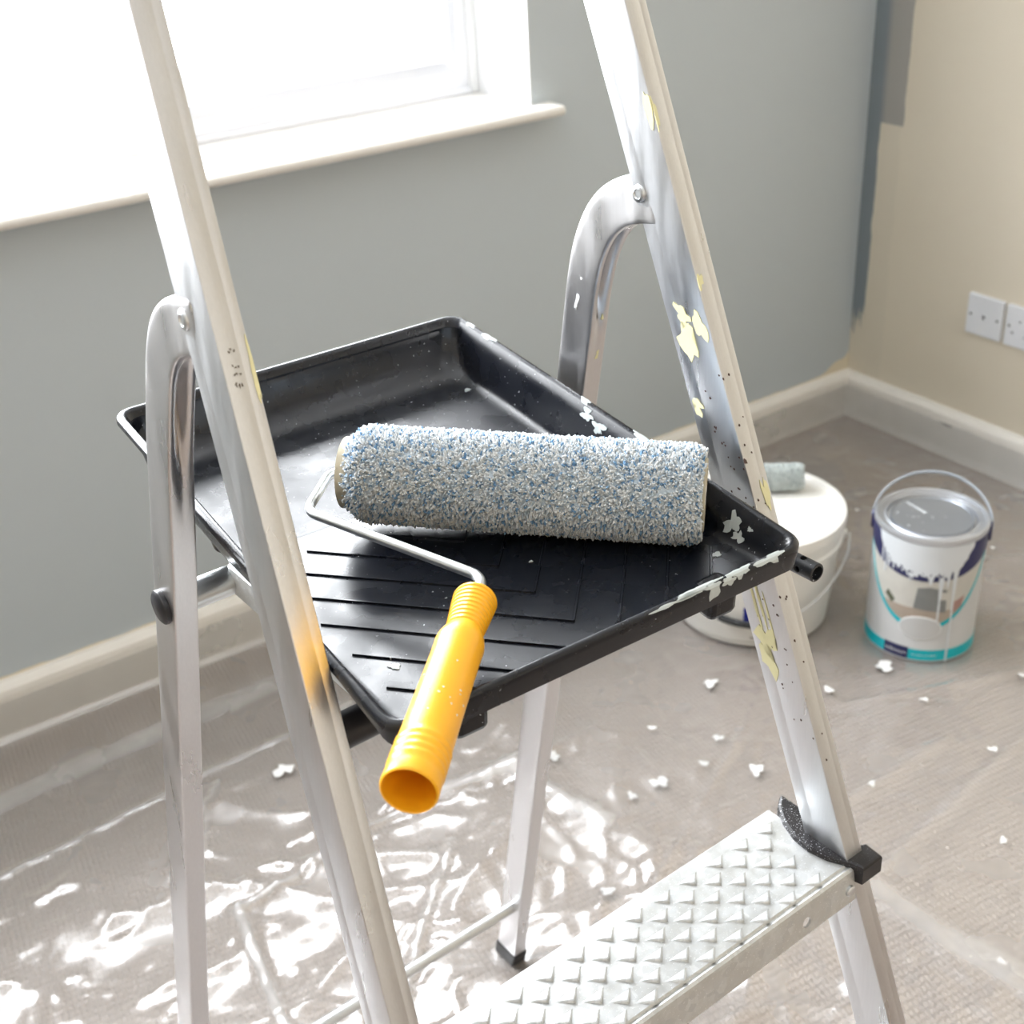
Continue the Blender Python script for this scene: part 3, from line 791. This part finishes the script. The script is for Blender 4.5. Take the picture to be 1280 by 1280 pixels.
lathe('handle', hprof, 'yellow_plastic', rol, 48, '-y', True, (.1136, -.1369, 0), False)
for k in range(12):    # faint dried specks on the grip
    th = random.uniform(.2, 2.4); l = random.gauss(.098, .012); s_ = random.uniform(.0003, .0007)
    patch('paint_speck', [(a * s_, b * s_) for a, b in blob(400 + k, 8)], lambda u, v, h, th=th, l=l: (.1136 + (.0141 + h) * math.cos(th + u / .014), -.1369 - l - v, (.0141 + h) * math.sin(th + u / .014)), 'white_paint_flake', rol, .0001)

# ------------------------------------------------------------------ white bucket with lid
BX, BY, BR, BH, BRB = 1.3367, 1.3367, .1463, .2001, .1251
bk = empty('paint_bucket', (BX, BY, 0.0042), 'round white plastic paint bucket with a closed lid and blue label', 'bucket')
lathe('bucket_body', [(.0001, 0), (BRB - .006, 0), (BRB, .004), (BRB + .002, .02), (BR - .0075, BH - .052), (BR - .0035, BH - .050), (BR - .0035, BH - .044), (BR - .006, BH - .042), (BR - .004, BH - .012)], 'bucket_white', bk, 72)
lathe('lid', [(BR - .004, BH - .018), (BR - .0005, BH - .018), (BR, BH - .006), (BR - .001, BH - .001), (BR - .005, BH), (BR - .009, BH - .001), (BR - .012, BH - .0055), (BR - .030, BH - .006), (.0001, BH - .006)], 'bucket_white', bk, 72)
cang = math.atan2(-BY, -BX)
def bucket_map(ac):
    def f(u, z, h):
        r_ = BRB + .002 + (BR - .0075 - BRB - .002) * max(0, (z - .02)) / (BH - .072) + .0002 + h; a = ac + u / .135
        return (r_ * math.cos(a), r_ * math.sin(a), z)
    return f
bmap = bucket_map(cang)
patch('label', [(-.012, .052), (.02, .052), (.02, .082), (-.012, .082)], bmap, 'blue_label', bk, .0003, .006)
patch('label', [(-.012, .049), (.02, .049), (.02, .051), (-.012, .051)], bmap, 'print_white', bk, .0003, .006)
patch('label', [(-.095, .012), (.016, .012), (.016, .014), (-.095, .014)], bmap, 'photo_cream', bk, .0003, .006)
patch('label', [(.000, .020), (.008, .020), (.008, .023), (.000, .023)], bmap, 'ink', bk, .0003, .004)
# bail hanging down against the front, with its dark grip
la = cang + PI / 2
lug = lambda s: Vector((math.cos(cang + s * PI / 2), math.sin(cang + s * PI / 2), 0)) * (BR - .001)
for s in (-1, 1):
    a = cang + s * PI / 2
    l_ = lathe('lug', [(.0001, .006), (.007, .006), (.008, .003), (.008, -.006)], 'bucket_white', bk, 20, 'z', True); l_.rotation_euler = (0, PI / 2, a); l_.location = (math.cos(a) * (BR - .004), math.sin(a) * (BR - .004), BH - .047)
pts = []
fd = Vector((math.cos(cang), math.sin(cang), 0)); sd_ = Vector((math.cos(la), math.sin(la), 0))
for k in range(41):
    th = PI * k / 40; q = math.sin(th); z = BH - .047 - q * .098
    rad_here = BRB + .006 + (BR - BRB) * max(0, z - .02) / (BH - .07)
    x = math.cos(th) * (rad_here - .006 * q)
    out = math.sqrt(max(0, (rad_here + .004) ** 2 - min(x * x, rad_here ** 2))) if q > .05 else q * .05
    out = max(out, q * (BRB + .012) * .98)
    pts.append(sd_ * x + fd * out + Vector((0, 0, z)))
tube('bail', pts, .0019, 'zinc_wire', bk, 8)
g_ = pts[15:26]; tube('grip', g_, .0056, 'tube_black', bk, 14)

# small roller resting on the lid
p0 = Vector((1.358, 1.392, BH + .0232)); p1 = Vector((1.438, 1.332, BH + .0232)); ax = (p1 - p0).normalized(); up = Vector((0, 0, 1)); yy_ = up.cross(ax)
mini = empty('mini_roller', None, 'small pale grey-green paint roller lying on the white bucket lid', 'paint roller', mat4=basis(p0, ax, yy_))
make_pile('pile', (p1 - p0).length, .0195, .0232, 2600, [np.array((.66, .71, .70)), np.array((.55, .61, .61)), np.array((.40, .46, .47))], mini, 5, .0019, 'pile', .016)
tube('wire_frame', bend([(.03, 0, 0), (-.018, 0, 0), (-.018, .055, -.006), (.03, .075, -.012)], .008), .0026, 'zinc_wire', mini, 10)
lathe('end_plug', [(.0001, -.002), (.014, -.002), (.015, .002)], 'plate_white', mini, 24, 'x')

# ------------------------------------------------------------------ paint tin
CX, CY, CR, CH = 1.4944, 1.1103, .0862, .224
ca = math.atan2(-CY, -CX)
can = empty('paint_tin', (CX, CY, .0042), 'large paint tin with turquoise band, dripped pale paint and a grey metal lid', 'paint tin', None, ca)
lathe('tin_body', [(.0001, .001), (CR - .004, .001), (CR - .002, 0), (CR, .0015), (CR, .004), (CR - .0008, .006), (CR - .0008, CH - .012), (CR - .0002, CH - .010)], 'can_label', can, 72)
lathe('rim', [(CR - .0015, CH - .0115), (CR + .0006, CH - .010), (CR + .0010, CH - .004), (CR - .0002, CH - .0008), (CR - .003, CH), (CR - .0055, CH - .0012), (CR - .0068, CH - .005), (CR - .014, CH - .0062), (CR - .0152, CH - .0045), (CR - .0168, CH - .0036), (CR - .0182, CH - .0058), (CR - .0186, CH - .016), (CR - .0260, CH - .016)], 'tin_metal', can, 72, cap=False)
lathe('lid', [(CR - .0228, CH - .0165), (CR - .0228, CH - .0052), (CR - .0234, CH - .0040), (CR - .0246, CH - .0038), (CR - .026, CH - .0060), (CR - .030, CH - .0066), (.0001, CH - .0066)], 'lid_metal', can, 72)
def cmap(u, z, h):
    a = u / CR; r_ = CR - .0006 + h; return (r_ * math.cos(a), r_ * math.sin(a), z)
def cp(name, ol, mat, lvl=1): return patch(name, ol, cmap, mat, can, .00022 * lvl, .006)
def arcz(u): return .064 + 1.0 * (abs(u) / .118) ** 2.2 * .125     # the smile-shaped turquoise line
us = np.linspace(-.116, .116, 41)
# room picture above the line
cp('picture', [(u, arcz(u)) for u in us] + [(u, .205) for u in us[::-1]], 'photo_cream', 1)
cp('picture', [(u, arcz(u)) for u in us if abs(u) < .062] + [(.062, .098), (-.062, .100)], 'photo_floor', 2)
cp('picture', [(-.012, .100), (.038, .094), (.036, .135), (.010, .140), (-.008, .137)], 'photo_grey', 3)
cp('picture', [(-.060, .110), (-.047, .098), (-.042, .106), (-.056, .119)], 'photo_green', 3)
cp('picture', [(.046, .090), (.064, .100), (.068, .120), (.050, .112)], 'photo_red', 3)
cp('picture', [(.028, .118), (.040, .117), (.040, .130), (.028, .132)], 'photo_cream', 4)
cp('smile_line', [(u, arcz(u) - .004) for u in us] + [(u, arcz(u) + .004) for u in us[::-1]], 'turquoise', 4)
# navy crown of the label and pale paint run over it
us2 = np.linspace(-.130, .130, 45)
cp('label_crown', [(u, .150 + .042 * (abs(u) / .13) ** 2) for u in us2] + [(u, CH - .012) for u in us2[::-1]], 'navy', 5)
rd = np.random.default_rng(12); low = []
uu = np.linspace(-.086, .075, 91)
for i, u in enumerate(uu):
    z = .158 + .030 * (abs(u + .002) / .09) ** 2 + .028 * (abs(u + .0055) / .0805) ** 5 + rd.uniform(-.004, .004)
    low.append((u, z))
for c_, ln, w_ in ((-.060, .018, .002), (-.050, .012, .0018), (.010, .020, .0025), (.026, .060, .0028), (.047, .085, .0024), (-.020, .012, .003), (.036, .03, .002)):
    low = [(u, z - ln * math.exp(-((u - c_) / w_) ** 2)) for u, z in low]
cp('paint_run', low + [(u, CH - .011) for u in uu[::-1]], 'drip_white', 6)
cp('paint_run', [(.0465, .0), (.0495, .0), (.0490, .11), (.0465, .11)], 'drip_white', 6)
for u_, z_, l_ in ((-.074, .186, .022), (-.066, .178, .030), (.026, .09, .02)):
    cp('paint_run', [(u_ - .0012, z_ - l_), (u_ + .0012, z_ - l_), (u_ + .0016, z_ + .02), (u_ - .0016, z_ + .02)], 'drip_white', 7)
for k in range(34):
    u_ = rd.uniform(-.065, .03); z_ = .160 + .030 * (abs(u_) / .09) ** 2 + rd.normal(0, .004); s_ = rd.uniform(.0008, .0026)
    cp('spatter', [(u_ + a * s_, z_ + b * s_) for a, b in blob(600 + k, 8, .5)], 'navy', 7)
# oval colour window, base band, maker's box and lettering
ov = [(.002 + .033 * math.cos(2 * PI * k / 40), .064 + .0215 * math.sin(2 * PI * k / 40)) for k in range(40)]
cp('oval_border', ov, 'print_white', 6)
cp('oval_swatch', [(.002 + (u - .002) * .95, .064 + (z - .064) * .93) for u, z in ov], 'can_label', 8)
full = [(CR * PI * 2 * k / 72 - CR * PI, 0) for k in range(73)]
bd = lathe('base_band', [(CR + .0001, .0035), (CR - .0004, .006), (CR - .0004, .0225), (CR - .0009, .0226)], 'turquoise', can, 72, cap=False)
cp('maker_box', [(-.052, .004), (-.012, .004), (-.012, .0245), (-.052, .0245)], 'navy', 5)
def text(body, size, u0, z0, mat, lvl):
    cu = bpy.data.curves.new('lettering', 'FONT'); cu.body = body; cu.size = size; cu.align_x = 'LEFT'; cu.resolution_u = 2
    tmp = bpy.data.objects.new('tmp', cu); C.objects.link(tmp); bpy.context.view_layer.update()
    me = bpy.data.meshes.new_from_object(tmp.evaluated_get(bpy.context.evaluated_depsgraph_get())); bpy.data.objects.remove(tmp)
    for v in me.vertices: v.co = Vector(cmap(u0 + v.co.x, z0 + v.co.y, .00022 * lvl))
    return link('lettering', me, mat, can)
text('wilkinson', .0092, -.0495, .0115, 'print_white', 7)
text('for walls and ceilings', .0046, -.006, .0118, 'print_white', 4)
# handle loop with its plastic ears
for s in (-1, 1):
    e_ = lathe('ear', [(.0001, .0035), (.009, .0035), (.010, .001), (.010, -.003)], 'navy', can, 20, 'z', True); e_.rotation_euler = (-s * PI / 2, 0, 0); e_.location = (0, s * (CR + .0005), CH - .020); e_.scale = (1, 1.7, 1)
hpts = []
for k in range(33):
    th = PI * k / 32
    hpts.append((.060 * math.sin(th) * -1., math.cos(th) * (CR + .004), CH - .016 + math.sin(th) * .058))
def strap(name, pts, wd, th_, mat, parent):
    vs_, fs = [], []
    for i, p in enumerate(pts):
        p = Vector(p); tg = (Vector(pts[min(i + 1, len(pts) - 1)]) - Vector(pts[max(i - 1, 0)])).normalized()
        nx = Vector((-.72, 0, .69)); nx = (nx - tg * nx.dot(tg)).normalized(); sx_ = tg.cross(nx)
        for a, b in ((-wd, -th_), (wd, -th_), (wd, th_), (-wd, th_)): vs_.append(p + sx_ * a + nx * b)
    for i in range(len(pts) - 1):
        for k in range(4): l = (k + 1) % 4; fs.append((i * 4 + k, i * 4 + l, i * 4 + 4 + l, i * 4 + 4 + k))
    fs += [(0, 1, 2, 3), tuple(len(vs_) - 4 + k for k in range(4))]
    return pyd(name, vs_, fs, mat, parent)
plain('grey_strap', (.42, .47, .53, 1), .35, var=.05)
strap('carry_handle', hpts, .0042, .0010, 'grey_strap', can)
for k in range(22):   # splashes on the lid and rim
    r_ = rd.uniform(.0, .060); th = rd.uniform(0, 2 * PI); s_ = rd.uniform(.0006, .0022)
    if k < 9: x_, y_ = .010 + k * .004 * -1 - .01, -.012 - k * .0042; s_ = .0035 - .0002 * k; x_ -= .012
    else: x_, y_ = r_ * math.cos(th), r_ * math.sin(th)
    patch('paint_splash', [(x_ + a * s_ * .8, y_ + b * s_ * 1.4) for a, b in blob(700 + k, 10, .5)], lambda u, v, h: (u, v, CH - .0066 + h), 'drip_white', can, .0003)

# ------------------------------------------------------------------ wall sockets
def plate(name, y, z, label, kind):
    o = empty(name, (XB, y, z), label, 'wall socket')
    fp = box('faceplate', -.0085, 0.002, -.0405, .0405, -.0405, .0405, 'plate_white', o, .0028, 3)
    def dot(nm, yy, zz, r_, mat='dark_hole', ov_=1.):
        d_ = lathe(nm, [(.0001, -.0003), (r_, -.0003), (r_ * 1.05, .001)], mat, o, 18, 'x', True, (-.0087, 0, 0)); d_.location = (0, yy, zz); return d_
    for s in (-1, 1): dot('screw', s * .0305, 0, .0026)
    if kind == 'aerial':
        lathe('aerial_ring', [(.0062, .0), (.0060, -.0022), (.0048, -.0024), (.0046, -.0006)], 'plate_white', o, 24, 'x', True, (-.0085, 0, 0), False)
        bore(fp, [(-.0085, 0, 0, .0046, .012)], 'x'); dot('aerial_socket', 0, 0, .0044).location.x = .0058
    else:
        spots = ((.008, .012), (-.018, .012), (.022, -.012), (-.004, -.016))
        bore(fp, [(-.0085, yy, zz, .0026, .012) for yy, zz in spots], 'x')
        for yy, zz in spots: dot('contact', yy, zz, .0025).location.x = .0058
    return o
plate('aerial_socket_plate', 1.4585, .3142, 'white square aerial socket plate with one large centre hole', 'aerial')
plate('outlet_plate', 1.3705, .3142, 'white square outlet plate with several small holes beside the aerial plate', 'outlet')

# ------------------------------------------------------------------ polythene sheet over the carpet
def vnoise(x, y, seed):
    r_ = np.random.default_rng(seed); G = r_.uniform(-1, 1, (256, 256))
    xi, yi = np.floor(x).astype(int), np.floor(y).astype(int); fx, fy = x - xi, y - yi
    fx = fx * fx * (3 - 2 * fx); fy = fy * fy * (3 - 2 * fy)
    g = lambda i, j: G[i % 256, j % 256]
    return (g(xi, yi) * (1 - fx) + g(xi + 1, yi) * fx) * (1 - fy) + (g(xi, yi + 1) * (1 - fx) + g(xi + 1, yi + 1) * fx) * fy
def sheet():
    nx, ny = 420, 360
    X0, X1, Y0, Y1 = -.55, XB - .0205, .15, YA - .0205
    # the parameter runs on past the walls: the surplus climbs the skirting
    over = .075
    u = np.linspace(X0, X1 + over, nx); v = np.linspace(Y0, Y1 + over, ny)
    U, V = np.meshgrid(u, v, indexing='ij')
    def climb(p, lim, rad):
        s0 = lim - rad * .6
        t_ = np.clip((p - s0), 0, None); ang = np.clip(t_ / rad, 0, PI / 2)
        flat = np.where(p < s0, p, s0 + rad * np.sin(ang)); up_ = np.where(p < s0, 0, rad * (1 - np.cos(ang))) + np.clip(t_ - rad * PI / 2, 0, None)
        return np.minimum(flat, lim), up_
    radv = .046
    X, zx = climb(U, X1, radv); Y, zy = climb(V, Y1, radv)
    Z = .0042 + np.maximum(zx, zy) * .9
    near = np.clip((1.55 - V) / .25, 0, 1) * np.clip((1.15 - U) / .35, 0, 1)     # the loose crumpled part near the ladder
    mid = np.clip((1.75 - V) / .3, 0, 1)
    def ridged(s, seed, ax=0.): 
        c, q = math.cos(ax), math.sin(ax); A = U * c + V * q; B = -U * q + V * c
        w1 = vnoise(A * s * .5 + 40, B * s * .5 + 40, seed + 1) * .8
        return 1 - np.abs(vnoise(A * s + w1 + 100, B * s * 1.3 + w1 + 100, seed))
    big = ridged(5, 1, .5) ** 4; med = ridged(11, 2, -.4) ** 4; fine = ridged(26, 3, .9) ** 3; long_ = ridged(3.2, 4, -.75) ** 9
    Z += near * (.012 * big + .008 * ridged(9, 2, -.4) ** 3 + .0036 * ridged(19, 3, .9) ** 4 + .0010 * fine) + (1 - near) * mid * (.0022 * med + .0014 * fine + .003 * long_)
    Z += .0010 * vnoise(U * 60 + 9, V * 60 + 5, 9) * mid
    milk = np.full_like(Z, .17)      # one film thickness; folds below add layers
    # folds: (x0,y0,x1,y1,half width,height,milk)
    for (x0, y0, x1, y1, hw_, hh2, mk_) in ((-.3, 1.605, .95, 1.672, .030, .004, .42), (-.3, 1.435, .75, 1.530, .010, .006, .40), (-.5, 1.41, .60, 1.500, .004, .003, .2),
                                          (.30, 1.35, .42, 1.47, .006, .008, .35), (.62, 1.265, .78, 1.225, .018, .008, .45), (.76, 1.235, .80, 1.06, .018, .007, .45), (.45, 1.25, .68, 1.265, .008, .006, .35),
                                          (.55, .80, 1.25, 1.18, .005, .005, .25), (.60, .94, .85, .965, .02, .003, .18), (.8, .90, 1.3, .90, .012, .004, .2), (1.0, .78, 1.6, .86, .012, .004, .22),
                                          (1.55, 1.30, 2.03, 1.02, .010, .005, .22), (1.50, 1.62, 2.02, 1.755, .012, .005, .28), (1.25, 1.05, 1.9, .80, .008, .004, .22), (.30, .98, .33, 1.22, .010, .012, .4), (.33, 1.22, .42, 1.23, .006, .008, .4),
                                          (.40, .95, .62, 1.16, .010, .006, .3), (.50, 1.00, .70, .86, .010, .006, .3), (1.0, .75, 1.03, .50, .03, .006, .35)):
        dx, dy = x1 - x0, y1 - y0; L2 = dx * dx + dy * dy
        tt = np.clip(((U - x0) * dx + (V - y0) * dy) / L2, 0, 1)
        wob = .010 * vnoise(U * 7 + 3, V * 7 + 8, 77)
        dist = np.abs(((U - x0) * dy - (V - y0) * dx) / math.sqrt(L2) + wob) + np.hypot(U - (x0 + tt * dx), V - (y0 + tt * dy)) * .0
        endd = np.hypot(U - (x0 + tt * dx), V - (y0 + tt * dy)); dist = np.where(endd > dist + .004, endd, dist)
        g = np.exp(-(dist / hw_) ** 4)
        Z += hh2 * np.exp(-(dist / (hw_ * .9)) ** 2) * (mid if hw_ < .02 else 1); milk = np.maximum(milk, mk_ * g)
    # lie flat under the things that stand on it
    def press(x, y, r_):
        nonlocal Z
        dd = np.hypot(X - x, Y - y); k = np.clip((dd - r_) / .05, 0, 1); Z = .0040 + (Z - .0040) * k
    press(CX, CY, CR); press(BX, BY, BRB)
    for lat, yl in ((-hl(0) + .009, yr + dr / 2), (hl(0) - .009, yr + dr / 2), (-hs(0) + .009, ys + .02), (hs(0) - .009, ys + .02)):
        press(LX + math.cos(LYAW) * lat - math.sin(LYAW) * yl, LY + math.sin(LYAW) * lat + math.cos(LYAW) * yl, .025)
    V_ = np.stack([X, Y, Z], -1).reshape(-1, 3)
    idx = np.arange(nx * ny).reshape(nx, ny)
    F = np.stack([idx[:-1, :-1], idx[1:, :-1], idx[1:, 1:], idx[:-1, 1:]], -1).reshape(-1, 4)
    me = bpy.data.meshes.new('plastic_sheet'); me.from_pydata(V_.tolist(), [], F.tolist())
    at = me.attributes.new('milk', 'FLOAT', 'POINT'); at.data.foreach_set('value', milk.ravel().astype(np.float32))
    o = link('plastic_sheet', me, 'polythene', None, True)
    tag(o, 'clear crumpled plastic dust sheet spread over the brown carpet', 'dust sheet'); return o
sh = sheet()
for i, (x, y) in enumerate([[0.919, 1.083], [1.13, 1.211], [1.044, 1.019], [1.05, 1.105], [1.261, 1.087], [1.375, 1.075], [1.341, 0.845], [1.032, 0.595], [0.988, 1.183], [0.765, 1.032], [0.732, 0.964], [0.87, 1.085], [0.995, 1.075], [0.501, 1.44], [1.356, 0.981], [0.832, 1.224], [1.52, .93], [1.2, .72], [1.15, .9], [1.65, 1.3], [1.72, 1.45], [1.8, 1.2]]):
    s_ = (.013, .012, .013, .008, .009, .016, .007, .006, .006, .007, .009, .008, .007, .016, .006, .012, .006, .006, .006, .004, .004, .004)[i]
    patch('paint_fleck', [(x + a * s_ * .8, y + b * s_ * .8) for a, b in blob(800 + i, 16, .45)], lambda u, v, h: (u, v, .0085 + h), 'white_paint_flake', sh, .0006)
